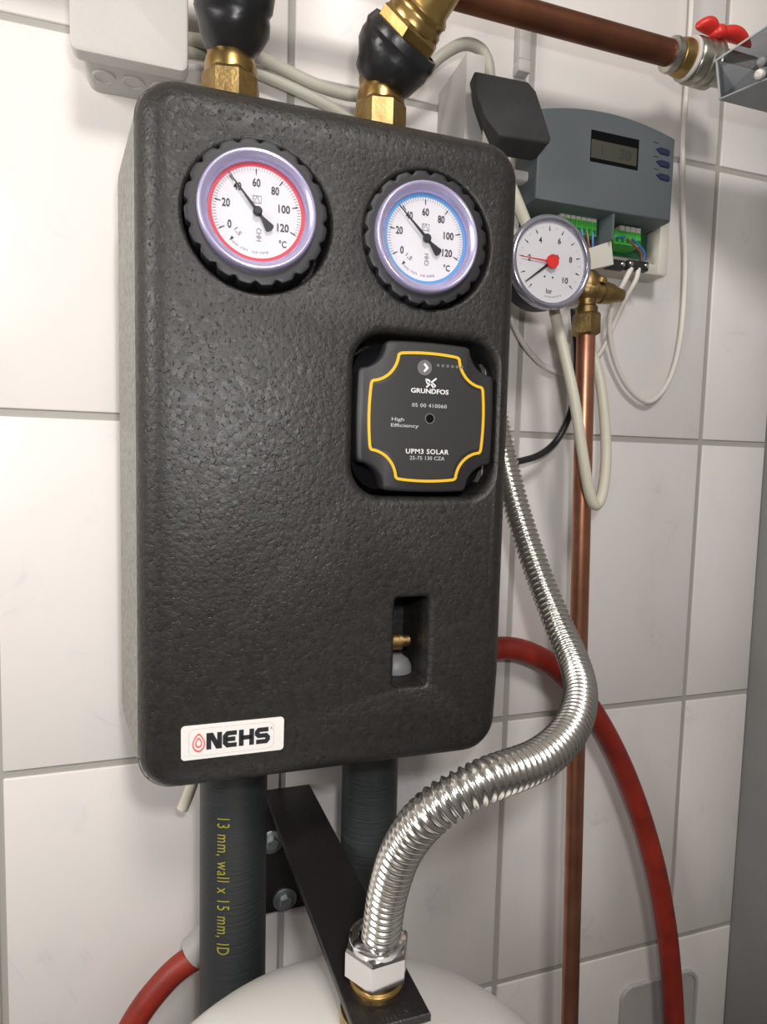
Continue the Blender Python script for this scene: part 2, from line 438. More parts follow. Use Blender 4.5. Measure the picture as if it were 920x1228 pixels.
# sticker
stc = [at(*p, YF) for p in ((217, 871), (341, 861), (343, 902), (219, 913))]
sx0, sx1 = stc[0].x, stc[1].x; sz1 = (stc[0].z + stc[1].z) / 2; sz0 = (stc[2].z + stc[3].z) / 2
# the sticker lies on the part of the front that folds back; a tilt about X follows that fold
def fold(z): return YF + max(0, (-.500 - z)) / .055 * .004
def refold(o, d=0):
    c = WL[o.name]
    for v in o.data.vertices:
        v.co.y += fold(v.co.z + c.z) - YF
def stk(mb, name, m, parent, label=None):
    o = mb.build(name, m, parent, smooth=0, label=label); refold(o); return o
st = stk(MB().prism(rrect(sx0, sx1, sz0, sz1, .0025), YF, YF - .0006), 'sticker', sticker_w, box, 'white maker sticker at the lower left of the box')
sw = sx1 - sx0; sh = sz1 - sz0; scx, scz = (sx0 + sx1) / 2, (sz0 + sz1) / 2
# letters N E H S drawn with thick strokes
def stroke(mb, pts, wd, y, t=.0002):
    o = []; n = len(pts)
    P = [Vector(p) for p in pts]; L_, R_ = [], []
    for i in range(n):
        d0 = (P[i] - P[i - 1]).normalized() if i else (P[1] - P[0]).normalized()
        d1 = (P[i + 1] - P[i]).normalized() if i < n - 1 else d0
        m_ = (Vector((-d0.y, d0.x)) + Vector((-d1.y, d1.x))).normalized(); k = wd / 2 / max(.5, m_.dot(Vector((-d0.y, d0.x))))
        L_.append(P[i] + m_ * k); R_.append(P[i] - m_ * k)
    for i in range(n - 1):
        q = [L_[i], L_[i + 1], R_[i + 1], R_[i]]; mb.prism([(v.x, v.y) for v in q], y + t, y)
ly = YF - .0008; hL = sh * .48; lw = sw * .135; sx_ = sx0 + sw * .245
wd = hL * .27
def L2(k, pts, mb): stroke(mb, [(sx_ + k * lw * 1.16 + u * lw, scz - hL * .5 + v * hL + (scz * 0)) for u, v in pts], wd, ly)
e_ = .13
letters = {'N': [[(.12, 0), (.12, .87), (.3, .87), (.75, .13), (.88, .13), (.88, 1)]],
           'E': [[(.95, .87), (.3, .87), (.12, .7), (.12, .3), (.3, .13), (.95, .13)], [(.15, .5), (.85, .5)]],
           'H': [[(.12, 0), (.12, 1)], [(.88, 0), (.88, 1)], [(.12, .5), (.88, .5)]],
           'S': [[(.95, .87), (.25, .87), (.12, .75), (.12, .62), (.25, .5), (.78, .5), (.9, .38), (.9, .25), (.78, .13), (.05, .13)]]}
for k, ch in enumerate('NEHS'):
    mbl = MB()
    for p in letters[ch]: L2(k, p, mbl)
    stk(mbl, 'letter', print_black, st)
tm = text('trademark', 'R', (sx0 + sw * .875, scz + hL * .42), ly, print_faint, st, h=sh * .07); refold(tm)
# flame emblem: two nested drops
fx, fz = sx0 + sw * .165, scz - hL * .03
def drop(k): 
    o = []
    for i in range(28):
        a = 2 * PI * i / 28; x = math.sin(a) * (1 - .45 * math.cos(a) * (1 if math.cos(a) > 0 else .2)); z = math.cos(a) * 1.25
        o.append((fx + x * k * .78, fz + z * k))
    return o
fk = sh * .22; fm = mat('flame_red', (.80, .16, .15), .5)
stk(frame2(drop(fk), drop(fk * .80), YF - .0006, ly), 'flame_emblem', fm, st, 'red flame outline')
stk(frame2(drop(fk * .55), drop(fk * .36), YF - .0006, ly), 'flame_emblem', fm, st, 'red flame outline')
stk(frame2(rrect(sx0 + sw * .07, sx0 + sw * .9, scz - sh * .40, scz + sh * .40, .004), rrect(sx0 + sw * .07 + .0003, sx0 + sw * .9 - .0003, scz - sh * .40 + .0003, scz + sh * .40 - .0003, .0037), YF - .0006, YF - .0007), 'border_line', mat('pale_line', (.62, .60, .58), .5), st)

# valve bits seen down in the slot
sv = thing('slot_valve', 'brass valve stem with pale ball deep inside the upright slot of the black box', 'valve', ((s0.x + s1.x) / 2, -.14, s0.z + .01))
sc = (s0.x + s1.x) / 2
MB().lathe((sc - .013, -.158, s0.z + .024), (1, 0, 0), [(.003, 0), (.0065, .001), (.0065, .016), (.0045, .0165), (.0045, .022), (.002, .0225)], 20).build('stem', brass_old, sv)
MB().lathe((sc, -.155, s0.z + .0005), (0, 0, 1), [(.0125, 0), (.0125, .004), (.010, .009), (.005, .0125), (.001, .0132)], 24).build('ball', mat('pale_grey', (.16, .16, .16), .5), sv)

# ================================================================== THERMOMETERS
def wedge(mb, cx, cz, a, r0, r1, w0, w1, y):
    """a mark along direction a (ccw from up)"""
    d = (-math.sin(a), math.cos(a)); strip(mb, cx + d[0] * r0, cz + d[1] * r0, cx + d[0] * r1, cz + d[1] * r1, w0, y, w1=w1)
def thermometer(c, ringm, needle, tilt, label, hole, logo_rot, cnh_rot):
    cx, cz = c.x, c.z; R = .0355
    t = thing('thermometer', label, 'gauge', (cx, -.155, cz), 'dial thermometers in the box front')
    # scalloped hand grip
    n = 20 * 10; mbk = MB(); kx, kz = cx * .8 + hole[0] * .2, cz * .8 + hole[1] * .2
    def sc_(r, dr, k):
        return [(kx + (r - dr * (max(0, math.cos(20 * th + .4)) ** 2)) * math.cos(th), kz + (r - dr * (max(0, math.cos(20 * th + .4)) ** 2)) * math.sin(th)) for th in [2 * PI * q / n for q in range(n)]]
    rr = []
    for (r, dr, y) in ((.0426, .0024, -.150), (.0428, .0024, -.1940), (.0426, .0024, -.1946), (.0422, .0023, -.1948), (.0395, .001, -.1948)):
        rr.append([Vector((x, y, z)) for x, z in sc_(r, dr, 0)])
    mbk.grid(rr, True, True, False)
    rr2 = [rr[-1], [Vector((cx + .0352 * math.cos(2 * PI * q / n), -.1948, cz + .0352 * math.sin(2 * PI * q / n))) for q in range(n)], [Vector((cx + .0352 * math.cos(2 * PI * q / n), -.180, cz + .0352 * math.sin(2 * PI * q / n))) for q in range(n)]]
    mbk.grid(rr2, True, False, True); mbk.build('grip_ring', knob_black, t, smooth=50)
    MB().lathe((cx, -.186, cz), (0, -1, 0), [(R, 0), (R + .0002, .0105), (R - .0002, .0125), (R - .0009, .0137), (R - .0018, .0140), (R - .0028, .0134), (R - .0062, .0100), (R - .0066, .0085), (R - .0066, 0)], 72, False, False).build('bezel', bezelm, t, smooth=60)
    yd = -.1932
    d = MB().prism(circ(cx, cz, R - .0064, 64), yd + .004, yd).build('dial', dialw, t)
    frame2(circ(cx, cz, .0288, 72), circ(cx, cz, .0268, 72), yd, yd - .0003).build('colour_band', ringm, d)
    m1, m2 = MB(), MB(); T = tilt
    A = lambda val: T + math.radians((60 - val) * 1.93)
    for v in range(0, 121, 2): wedge(m1, cx, cz, A(v), .0243, .0266, .00022, .00022, yd - .0003)
    for v in range(0, 121, 20): wedge(m2, cx, cz, A(v), .0218, .0252, .0003, .0008, yd - .00045)
    m1.build('fine_marks', print_faint, d, smooth=0, kind='stuff'); m2.build('main_marks', print_black, d, smooth=0)
    for v in range(0, 121, 20):
        a = A(v); r = {0: .0185, 20: .0188, 40: .0182, 60: .0175, 80: .0178, 100: .0168, 120: .0170}[v]
        text('numeral', str(v), (cx - math.sin(a) * r, cz + math.cos(a) * r), yd - .0004, print_black, d, h=.0048, wd=.00235 * len(str(v)), offset=.016, rot=T * .4)
    text('unit', '°C', (cx + .0155, cz - .0165), yd - .0004, print_black, d, h=.0042, wd=.0046, offset=.01)
    text('class_mark', '1,5', (cx - .0115, cz - .0125), yd - .0004, print_faint, d, h=.0030, wd=.0045, rot=logo_rot, offset=.01)
    # boxed emblem
    q = .0022; ex, ez = cx - .0002, cz + .0078
    mbe = frame2([(ex - q * 1.2, ez - q), (ex + q * 1.2, ez - q), (ex + q * 1.2, ez + q), (ex - q * 1.2, ez + q)], [(ex - q * 1.08, ez - q * .88), (ex + q * 1.08, ez - q * .88), (ex + q * 1.08, ez + q * .88), (ex - q * 1.08, ez + q * .88)], yd, yd - .0003)
    for a_, b_ in (((-.8, -.8), (.0, .8)), ((0, .8), (.8, -.8)), ((-.8, .8), (-.8, -.2))): strip(mbe, ex + a_[0] * q, ez + a_[1] * q, ex + b_[0] * q, ez + b_[1] * q, .0003, yd - .0003)
    mbe.build('emblem', print_faint, d, smooth=0)
    text('maker_mark', 'CHH', (cx + .001, cz - .0128), yd - .0004, print_faint, d, h=.0030, wd=.0075, rot=cnh_rot)
    # curved small print and its arrow
    mbp = MB()
    for k in range(30):
        if k in (6, 7, 14, 15, 16, 22): continue
        a = math.radians(141 + k * 1.9) - 0; wedge(mbp, cx, cz, a, .0228, .0228 + .0008 + .0006 * ((k * 7) % 3 > 0), .0003, .0003, yd - .0003)
    mbp.build('small_print', print_faint, d, smooth=0, kind='stuff')
    mba = MB(); wedge(mba, cx, cz, math.radians(138), .0215, .0240, .0018, .0003, yd - .0004); mba.build('arrow_mark', print_black, d, smooth=0)
    # needle with hub and tail
    a = needle; dx, dz = -math.sin(a), math.cos(a); px_, pz_ = math.cos(a), math.sin(a); yn = yd - .0028
    P = lambda r, s: (cx + dx * r + px_ * s, cz + dz * r + pz_ * s)
    pt = MB().prism([P(.0272, .0001), P(.012, .0006), P(.002, .0010), P(-.004, .0009), P(-.0115, .0028), P(-.0125, .0020), P(-.0130, 0), P(-.0125, -.0020), P(-.0115, -.0028), P(-.004, -.0009), P(.002, -.0010), P(.012, -.0006), P(.0272, -.0001)], yn + .0005, yn).build('needle', print_black, t, smooth=0)
    MB().lathe((cx, yd, cz), (0, -1, 0), [(.0012, 0), (.0012, .002), (.0027, .0022), (.0027, .0038), (.0020, .0044)], 24).build('hub', print_black, t)
    MB().lathe((cx, -.1974, cz), (0, -1, 0), [(R - .0050, 0), (R - .0050, .0008)], 48).build('glass', glass, t)
thermometer(g1, ring_red, math.radians(40), math.radians(2), 'red-banded dial thermometer in the left round recess of the black box', G1c, math.radians(-50), math.radians(-90))
thermometer(g2, ring_blue, math.radians(46.5), math.radians(2), 'blue-banded dial thermometer in the right round recess of the black box', G2c, math.radians(-40), math.radians(90))

# ================================================================== PUMP
pump = thing('circulation_pump', 'black square pump head with a yellow outline set in the box front', 'pump', (pc.x, -.15, pc.z - .04))
ps = .0490
def notch(cx, cz, hx, hz, n1, rr, bulge=.03, seg=6, inward=.0):
    """square with bulged sides and corners cut by concave quarter arcs; n1 = half length of the straight part / half size"""
    pts = []
    for q in range(4):
        ca, sa = (1, 0, -1, 0)[q], (0, 1, 0, -1)[q]
        loc = [(1 + bulge * (1 - (t / n1) ** 2), t) for t in [n1 * (-1 + 2 * k / seg) for k in range(seg + 1)]]
        for k in range(1, 6):
            a = math.radians(-90 - 90 * k / 6); r = 1 - n1
            loc.append((1 + r * math.cos(a), 1 + r * math.sin(a)))
        for x, z in loc: pts.append((x * ca - z * sa, x * sa + z * ca))
    for _ in range(2):                                        # round the sharp corners off
        n = len(pts); pts = [tuple(a[i] * u + b[i] * (1 - u) for i in (0, 1)) for k in range(n) for a, b in ((pts[k], pts[(k + 1) % n]),) for u in (.75, .25)]
    return [(cx + x * hx, cz + z * hz) for x, z in pts]
hx_, hz_ = ps, ps * 1.02
MB().prism(rrect(pc.x - hx_ * 1.0, pc.x + hx_ * 1.0, pc.z - hz_ * 1.0, pc.z + hz_ * 1.0, .020, 8), YF + .045, YF + .018).build('motor_body', deep_black, pump)
MB().prism(notch(pc.x, pc.z, hx_ * 1.0, hz_, .62, .1, .02), YF + .03, YF + .001, bev=.002).build('cover', pump_black, pump, smooth=50)
yl = YF + .001
fp = MB().prism(notch(pc.x, pc.z, hx_ * .80, hz_ * .81, .50, .1, .035), yl + .001, yl - .0004).build('face_plate', face_black, pump, smooth=0, label='matt black printed face film')
o1 = notch(pc.x, pc.z, hx_ * .845, hz_ * .855, .55, .1, .035); frame2(o1, inset(o1, .0019), yl, yl - .0006).build('yellow_outline', yellow, fp, smooth=0)
U = lambda u, v: (pc.x + u * hx_, pc.z + v * hz_)
yt = yl - .0006
MB().lathe((U(-.07, 0)[0], yl, U(-.06, .67)[1]), (0, -1, 0), [(.0052, 0), (.0052, .0009)], 30).build('badge', badge_grey, fp)
cm = MB(); c0 = U(-.06, .67); stroke(cm, [(c0[0] - .0010, c0[1] + .0026), (c0[0] + .0014, c0[1]), (c0[0] - .0010, c0[1] - .0026)], .0015, yl - .0012); cm.build('chevron', print_white, fp, smooth=0)
for k in range(6):
    q = U(.13 + k * .072, .715); MB().lathe((q[0], yl, q[1]), (0, -1, 0), [(.0011, 0), (.0011, .0007)], 10).build('indicator_dot', badge_grey, fp, smooth=0)
# four-leaf propeller emblem: four bent strokes around a centre
mx_ = MB(); c0 = U(0.03, .47)
stroke(mx_, [(c0[0] - .0040, c0[1] + .0024), (c0[0] - .0014, c0[1] + .0018), (c0[0] + .0022, c0[1] - .0034)], .0011, yt)
stroke(mx_, [(c0[0] + .0040, c0[1] + .0034), (c0[0] + .0012, c0[1] + .0012), (c0[0] - .0032, c0[1] - .0030)], .0011, yt)
stroke(mx_, [(c0[0] - .0038, c0[1] + .0022), (c0[0] - .0026, c0[1] - .0004), (c0[0] - .0004, c0[1] - .0002)], .0008, yt)
stroke(mx_, [(c0[0] + .0018, c0[1] - .0034), (c0[0] + .0034, c0[1] - .0016), (c0[0] + .0012, c0[1] + .0002)], .0008, yt)
mx_.build('emblem', print_white, fp, smooth=0)
text('lettering', 'GRUNDFOS', U(.02, .36), yt, print_white, fp, h=.0032, wd=.0275, offset=.02)
text('lettering', '05 00 410060', U(.02, .165), yt, print_grey, fp, h=.0026, wd=.0255, space=1.1, offset=.012)
text('lettering', 'High', U(-.44, -.045), yt, print_grey, fp, h=.0030, wd=.0088, offset=.012)
text('lettering', 'Efficiency', U(-.335, -.125), yt, print_grey, fp, h=.0030, wd=.0200, offset=.012)
text('lettering', 'UPM3 SOLAR', U(.01, -.46), yt, print_white, fp, h=.0033, wd=.0315, space=1.1, offset=.012)
text('lettering', '25-75 130 CZA', U(.01, -.55), yt, print_grey, fp, h=.0026, wd=.0255, space=1.1, offset=.012)
c0 = U(.03, -.01)
MB().lathe((c0[0], yl + .001, c0[1]), (0, -1, 0), [(.0036, 0), (.0036, .0018), (.0030, .0018), (.0029, -.001)], 24, True, False).build('hole_rim', badge_grey, fp)
MB().lathe((c0[0], yl - .0002, c0[1]), (0, -1, 0), [(.0029, 0), (.0029, .0004)], 24).build('screw_hole', deep_black, fp)

# ================================================================== CORRUGATED HOSE, NUT, BRACKET
ZP = -.667
bk = thing('tank_bracket', 'black steel bracket with a flat arm reaching out from the tiles over the white tank', 'bracket', (.255, 0, -.72))
arm = [atz(318, 958, ZP), atz(373, 951, ZP), atz(440, 1060, ZP), atz(490, 1165, ZP), atz(517, 1215, ZP)]
tl = arm[0]; tr = arm[1]; fr_ = arm[4]; ux = Vector((tr.x - tl.x, 0, 0)); wdt = .0455
mb = MB(); q = [(tl.x, -.004), (tl.x + wdt, -.004), (fr_.x, fr_.y), (fr_.x - wdt, fr_.y)]
for (z, ins) in ((0, 0),):
    rs = []
    for zz, ii in ((ZP - .005, 0), (ZP - .0006, 0), (ZP, .0006)):
        pts = inset(q, ii); rs.append([Vector((x, y, zz)) for x, y in pts])
    mb.grid(rs)
mb.build('arm', bracket_bl, bk, smooth=0)
# gusset under the arm and the wall plate with its bolts
p0, p1 = at(319, 1104, -.02), at(432, 1000, -.02)
MB().box((.186, -.006, p0.z - .004), (.2725, -.0005, ZP - .0052), bev=.0005, seg=1).build('wall_plate', bracket_bl, bk, smooth=0)
for (bx_, bz_) in ((342, 1080), (326, 1011)):
    p = at(bx_, bz_, -.008)
    b = MB().lathe((p.x, -.006, p.z), (0, -1, 0), [(.0115, 0), (.0115, .0012), (.0105, .0018)], 32).build('washer', zinc, bk, label='zinc washer with hex bolt')
    MB().lathe((p.x, -.008, p.z), (0, -1, 0), [(.0062, 0), (.0062, .004), (.0055, .005)], 6, start=.3).build('bolt_head', zinc, b, smooth=20)
NP = atz(456, 1180, ZP + .012); NP = Vector((.2685, -.245, ZP))
hs = thing('corrugated_hose', 'shiny corrugated stainless hose curving from behind the box down to the bracket', 'hose', NP)
hpts = [at(*p) for p in ((590, 480, -.045), (604, 545, -.062), (620, 610, -.085), (642, 678, -.115), (668, 745, -.150), (690, 798, -.188), (696, 838, -.222), (683, 876, -.250), (647, 910, -.275), (580, 937, -.292), (522, 970, -.288), (484, 1015, -.272), (465, 1070, -.256), (457, 1120, -.248))] + [Vector((NP.x, NP.y, ZP + .020))]
P = spline(hpts, 40)
# resample evenly
L = [0]
for a, b in zip(P, P[1:]): L.append(L[-1] + (b - a).length)
tot = L[-1]; pitch = .0050; nper = 8; nn = int(tot / pitch) * nper
Q = []; k = 0
for i in range(nn + 1):
    s_ = tot * i / nn
    while k < len(L) - 2 and L[k + 1] < s_: k += 1
    t = (s_ - L[k]) / max(1e-9, L[k + 1] - L[k]); Q.append(P[k].lerp(P[k + 1], t))
mb = MB(); rs = []
for i, (p, u, v) in enumerate(frames(Q)):
    ph = 2 * PI * (i % nper) / nper; r = .0109 + .00105 * (math.cos(ph) + .18 * math.cos(2 * ph))
    rs.append([p + (u * math.cos(2 * PI * q_ / 32) + v * math.sin(2 * PI * q_ / 32)) * r for q_ in range(32)])
mb.grid(rs).build('corrugated_tube', steel, hs, smooth=180)

nz = ZP
MB().lathe((NP.x, NP.y, nz), (0, 0, 1), [(.0165, 0), (.0165, .0015), (.0155, .002), (.0165, .0027), (.0155, .0034), (.0165, .0041), (.0155, .0048), (.016, .0052), (.016, .008)], 48).build('threaded_nipple', brass, hs, smooth=30, label='brass thread under the nut')
nut = MB(); hexr = .0208
nut.lathe((NP.x, NP.y, nz + .0085), (0, 0, 1), [(hexr * .93, 0), (hexr, .0012), (hexr, .0165), (hexr * .95, .0185)], 6, start=.35)
nut.build('union_nut', chrome, hs, smooth=20, label='chromed hexagon union nut')
MB().lathe((NP.x, NP.y, nz + .0265), (0, 0, 1), [(.0176, 0), (.0176, .003), (.0160, .0045), (.0118, .0050), (.0112, .002)], 40, True, False).build('collar', chrome, hs)

# ================================================================== EXPANSION TANK
tank = thing('expansion_tank', 'round white enamelled expansion tank below the black bracket', 'tank', (.25, -.28, -1.05))
prof = [(.001, -.693)]
for k in range(1, 17):
    a = k / 16 * PI / 2; prof.append((.160 * math.sin(a), -.693 - .080 * (1 - math.cos(a))))
prof += [(.160, -.86), (.162, -.862), (.162, -.872), (.160, -.874), (.160, -.96), (.14, -1.02), (.10, -1.05), (.001, -1.06)]
MB().lathe((.25, -.28, 0), (0, 0, 1), prof, 96).build('shell', tankw, tank)
MB().lathe((NP.x, NP.y, -.70), (0, 0, 1), [(.022, 0), (.022, .018), (.019, .019), (.019, .0278)], 32).build('connector', brass, tank, label='brass connector between tank and bracket')
# a valley of floor stand keeps it standing: three feet ring
for k in range(3):
    a = k * 2 * PI / 3 + .5; MB().box((.25 + .12 * math.cos(a) - .012, -.28 + .12 * math.sin(a) - .012, -1.45), (.25 + .12 * math.cos(a) + .012, -.28 + .12 * math.sin(a) + .012, -1.02)).build('foot', tankw, tank, smooth=0)

# ================================================================== LAGGED PIPES
def lagged(px, w_, top, bot, Y, label):
    c = at(px, 960, Y); r = w_ / 2
    t = thing('lagged_pipe', label, 'pipe', (c.x, Y, bot), 'pipes in black foam lagging below the box')
    MB().lathe((c.x, Y, 0), (0, 0, 1), [(r - .006, bot), (r, bot), (r, top)], 48).build('lagging', rubber, t)
    MB().lathe((c.x, Y, 0), (0, 0, 1), [(.009, bot - .08), (.009, bot + .01)], 20).build('inner_pipe', copper, t)
    return t, c, r
lp, lc, lr = lagged(280.5, .0535, -.555, -1.2, -.09, 'black lagged pipe with yellow print, left of the bracket under the box')
lagged(443, .0490, -.555, -1.1, -.088, 'plain black lagged pipe, behind the bracket arm under the box')
# print that wraps round the pipe
pts, faces = text_pts('13 mm, wall x 15 mm, ID', h=.0115, wd=.112, space=1.15)
mb = MB(); z0 = at(268, 1066, -.117).z
a0 = math.atan2(at(266, 1000, -.115).x - lc.x, .0262)
Rr = lr + .0003
vv = [mb.bm.verts.new((x, y, 0)) for x, y in pts]
for f in faces:
    try: mb.bm.faces.new([vv[i] for i in f])
    except ValueError: pass
for k in range(-7, 8):
    bmesh.ops.bisect_plane(mb.bm, geom=mb.bm.verts[:] + mb.bm.edges[:] + mb.bm.faces[:], plane_co=(0, k * .0009, 0), plane_no=(0, 1, 0), dist=1e-6)
for v in mb.bm.verts:
    x, y = v.co.x, v.co.y; ang = a0 + y / Rr; v.co = (lc.x + Rr * math.sin(ang), -.09 - Rr * math.cos(ang), z0 - x)
mb.build('lettering', mat('yellow_ink', (.32, .30, .03), .6), lp, smooth=0)

# ================================================================== VALVES ABOVE THE BOX
def hexprof(o, ax, prof, start=0): return MB().lathe(o, ax, prof, 6, start=start)
def top_valve(base, ax, ln, label, hs_, k=1.0):
    t = thing('ball_valve', label, 'valve', base, 'tape-wrapped brass valves above the box')
    bz = Vector(base)
    MB().lathe(bz, (0, 0, 1), [(.0212, -.04), (.0212, -.001), (.0195, .002)], 8, start=.2).build('hex_nut', brass_old, t, smooth=20)
    MB().lathe(bz, (0, 0, 1), [(.0185, 0), (.0190, .008), (.0180, .012), (.0165, .016), (.0175, .022), (.014, .032)], 32).build('socket', brass, t)
    a = Vector(ax).normalized(); o = bz + Vector((0, 0, .024)) - a * .004
    S_ = lambda pr: [(r * k, h) for r, h in pr]
    tw = MB().lathe(o, a, S_([(.012, -.004), (.0175, .000), (.0205, .007), (.0240, .015), (.0252, .022), (.0245, .026), (.0256, .029), (.0256, ln - .006), (.0240, ln), (.0215, ln + .0005), (.0210, ln - .010)]), 48, True, False)
    rnd = random.Random(3)
    for v in tw.bm.verts:
        q = v.co - o; h = q.dot(a); rad = q - a * h; an = math.atan2(rad.x, rad.z)
        v.co += rad.normalized() * .0007 * (math.sin(3 * an + h * 240) + .6 * math.sin(5 * an - h * 400)) if rad.length > .014 else Vector()
    tw.build('tape_wrap', tape, t, label='black tape wrap')
    MB().lathe(o, a, S_([(.0210, ln - .008), (.0222, ln - .006), (.0222, ln + .007), (.0200, ln + .010)]), 6, start=hs_).build('hexagon', brass, t, smooth=20)
    MB().lathe(o, a, S_([(.0185, ln + .009), (.0185, ln + .013), (.0172, ln + .015), (.0172, ln + .018), (.0182, ln + .020), (.0178, ln + .022), (.0158, ln + .025), (.0158, ln + .12)]), 40).build('tail_pipe', brass, t)
vb1 = at(277, 98, -.10); vb2 = at(456, 132, -.10)
top_valve(vb1, (.05, -.50, .75), .045, 'left brass valve wrapped in black tape on top of the box', .3, 1.06)
top_valve(vb2, (.36, -.62, .58), .036, 'right brass valve wrapped in black tape, its hexagon showing', .15, 1.18)

# ================================================================== COPPER PIPES
hz = .0527; hy = -.07
t = thing('horizontal_pipe', 'dark copper pipe running level above the controller', 'pipe', (.45, hy, hz))
MB().tube([(-.2, hy, hz), (.60, hy, hz + .001)], .0112, 28, smooth=False).build('tube', copper_dark, t)
MB().box((.02, -.09, hz + .0), (.04, -.0, hz + .012)).build('pipe_clip', zinc, t, smooth=0)
v = thing('stop_valve', 'nickel stop valve with red butterfly handle at the end of the level pipe', 'valve', (.62, hy, hz))
MB().lathe((.597, hy, hz), (1, 0, 0), [(.0120, 0), (.0150, .001), (.0155, .004), (.0150, .008), (.0135, .009)], 36).build('collar', nickel, v)
MB().lathe((.605, hy, hz), (1, 0, 0), [(.0125, 0), (.0155, .002), (.0165, .008), (.0160, .014)], 36).build('sleeve', brass, v)
MB().lathe((.618, hy, hz), (1, 0, 0), [(.0180, 0), (.0190, .001), (.0190, .003), (.0180, .004)], 40).build('seal_ring', white_pl, v, label='white seal ring')
MB().lathe((.6225, hy, hz), (1, 0, 0), [(.0185, 0), (.0200, .002), (.0200, .009), (.0185, .010), (.0185, .012), (.0205, .013), (.0205, .017), (.0190, .018), (.0190, .021), (.0205, .022), (.0205, .027), (.016, .030), (.016, .07)], 40).build('body', nickel, v)
MB().lathe((.648, hy - .004, hz + .012), (0, -.3, 1), [(.0065, 0), (.0065, .006), (.0045, .007), (.0045, .012)], 24).build('spindle', nickel, v)
mbh = MB()
hb = Vector((.643, hy - .012, hz + .0225))
for sgn, ln in ((-1, .025), (1, .040)):
    rs = []
    for k in range(9):
        t_ = k / 8; x = hb.x + sgn * (.001 + ln * t_); hgt = .0048 * math.sin(PI * (.2 + .75 * t_)) ** .6 + .0012; zz = hb.z + .004 * math.sin(PI * t_) - (.003 * t_ if sgn > 0 else 0.0)
        rs.append([Vector((x, hb.y + .0085 * math.sin(PI * (.15 + .8 * t_)) * math.cos(a_), zz + hgt * math.sin(a_))) for a_ in [2 * PI * q / 16 for q in range(16)]])
    mbh.grid(rs)
mbh.lathe(hb - Vector((0, 0, .006)), (0, 0, 1), [(.007, 0), (.008, .002), (.008, .008), (.006, .010)], 20)
mbh.build('butterfly_handle', red_pl, v, smooth=70)

py_ = -.06
t = thing('upright_pipe', 'bright copper pipe running upright right of the black box', 'pipe', at(683, 1240, py_))
pt_, pb_ = at(703, 398, py_), at(683, 1236, py_)
MB().tube([pt_, pb_ + (pb_ - pt_) * .6], .0090, 28, smooth=False).build('tube', copper, t)
te = thing('gauge_tee', 'aged brass tee fitting on top of the upright copper pipe', 'fitting', pt_)
ax = (pt_ - pb_).normalized()
MB().lathe(pt_ - ax * .004, ax, [(.0105, 0), (.0135, .002), (.0135, .0195), (.012, .0215)], 6, start=.5).build('hex_nut', brass_old, te, smooth=20)
MB().lathe(pt_ + ax * .017, ax, [(.0105, 0), (.0105, .006), (.0085, .008), (.0085, .014), (.0115, .019), (.013, .026), (.0115, .036), (.008, .040)], 32).build('body', brass_old, te)
tb = pt_ + ax * .042
MB().lathe(tb + Vector((-.008, 0, -.002)), (1, -.05, -.05), [(.009, 0), (.012, .004), (.012, .014), (.0095, .016), (.0095, .022), (.0108, .023), (.0095, .034), (.0075, .040), (.0065, .044), (.006, .047), (.003, .049)], 32).build('side_arm', brass_old, te)
MB().lathe(tb + Vector((.010, -.006, .004)), (.3, -.2, 1), [(.006, 0), (.006, .004), (.004, .006)], 16).build('bleed_cap', brass_old, te)
gm = at(663.5, 313, -.102)
stem_dir = Vector((tb.x - gm.x, tb.y + .012 - (gm.y + .03), tb.z - gm.z + .0))
MB().tube([tb + Vector((-.004, 0, -.002)), Vector((gm.x + .010, gm.y + .040, gm.z - .012))], .0085, 20, smooth=False).build('gauge_neck', brass_old, te)

# ================================================================== MANOMETER
mg = thing('pressure_gauge', 'white pressure gauge with red and black pointers half hidden by the box', 'gauge', (gm.x, gm.y + .03, gm.z))
cx, cz = gm.x, gm.z; R = .0395; Yg = gm.y
children_before = set(bpy.data.objects)
MB().lathe((cx, Yg + .034, cz), (0, -1, 0), [(.020, 0), (R - .003, .002), (R - .002, .008), (R - .001, .028)], 56).build('case', knob_black, mg)
MB().lathe((cx, Yg + .010, cz), (0, -1, 0), [(R - .0015, 0), (R + .0005, .001), (R + .0008, .007), (R - .0002, .0090), (R - .0022, .0098), (R - .0040, .0090), (R - .0050, .006), (R - .0050, .0005)], 72, False, False).build('bezel', bezelg, mg, smooth=60)
yd = Yg + .0045
d = MB().prism(circ(cx, cz, R - .0048, 64), yd + .003, yd).build('dial', dialw, mg)
T = math.radians(4)
A = lambda val: T + math.radians((5 - val) * 27)
m1, m2 = MB(), MB()
for k in range(11): wedge(m1, cx, cz, A(k), .0270, .0310, .0012, .0003, yd - .0003)
for k in range(10): wedge(m2, cx, cz, A(k + .5), .0290, .0305, .0003, .0003, yd - .0003)
m1.build('main_marks', print_black, d, smooth=0); m2.build('fine_marks', print_faint, d, smooth=0)
for k in (2, 4, 6, 8, 10):
    a = A(k); text('numeral', str(k), (cx - math.sin(a) * .0210, cz + math.cos(a) * .0210), yd - .0003, print_black, d, h=.0052, wd=.0026 * len(str(k)) + .0004, offset=.016)
text('unit', 'bar', (cx + .000, cz - .0245), yd - .0003, print_black, d, h=.0042, wd=.0062)
mbp = MB()
for k in range(14): wedge(mbp, cx, cz, math.radians(172 + k * 2.4), .0290, .0298 + .0006 * (k % 3 == 1), .0004, .0004, yd - .0003)
mbp.build('small_print', print_faint, d, smooth=0, kind='stuff')
for dx in (-.0052, .0030): MB().lathe((cx + dx, yd, cz - .0125), (0, -1, 0), [(.0008, 0), (.0008, .0004)], 10).build('dot_mark', print_black, d, smooth=0)
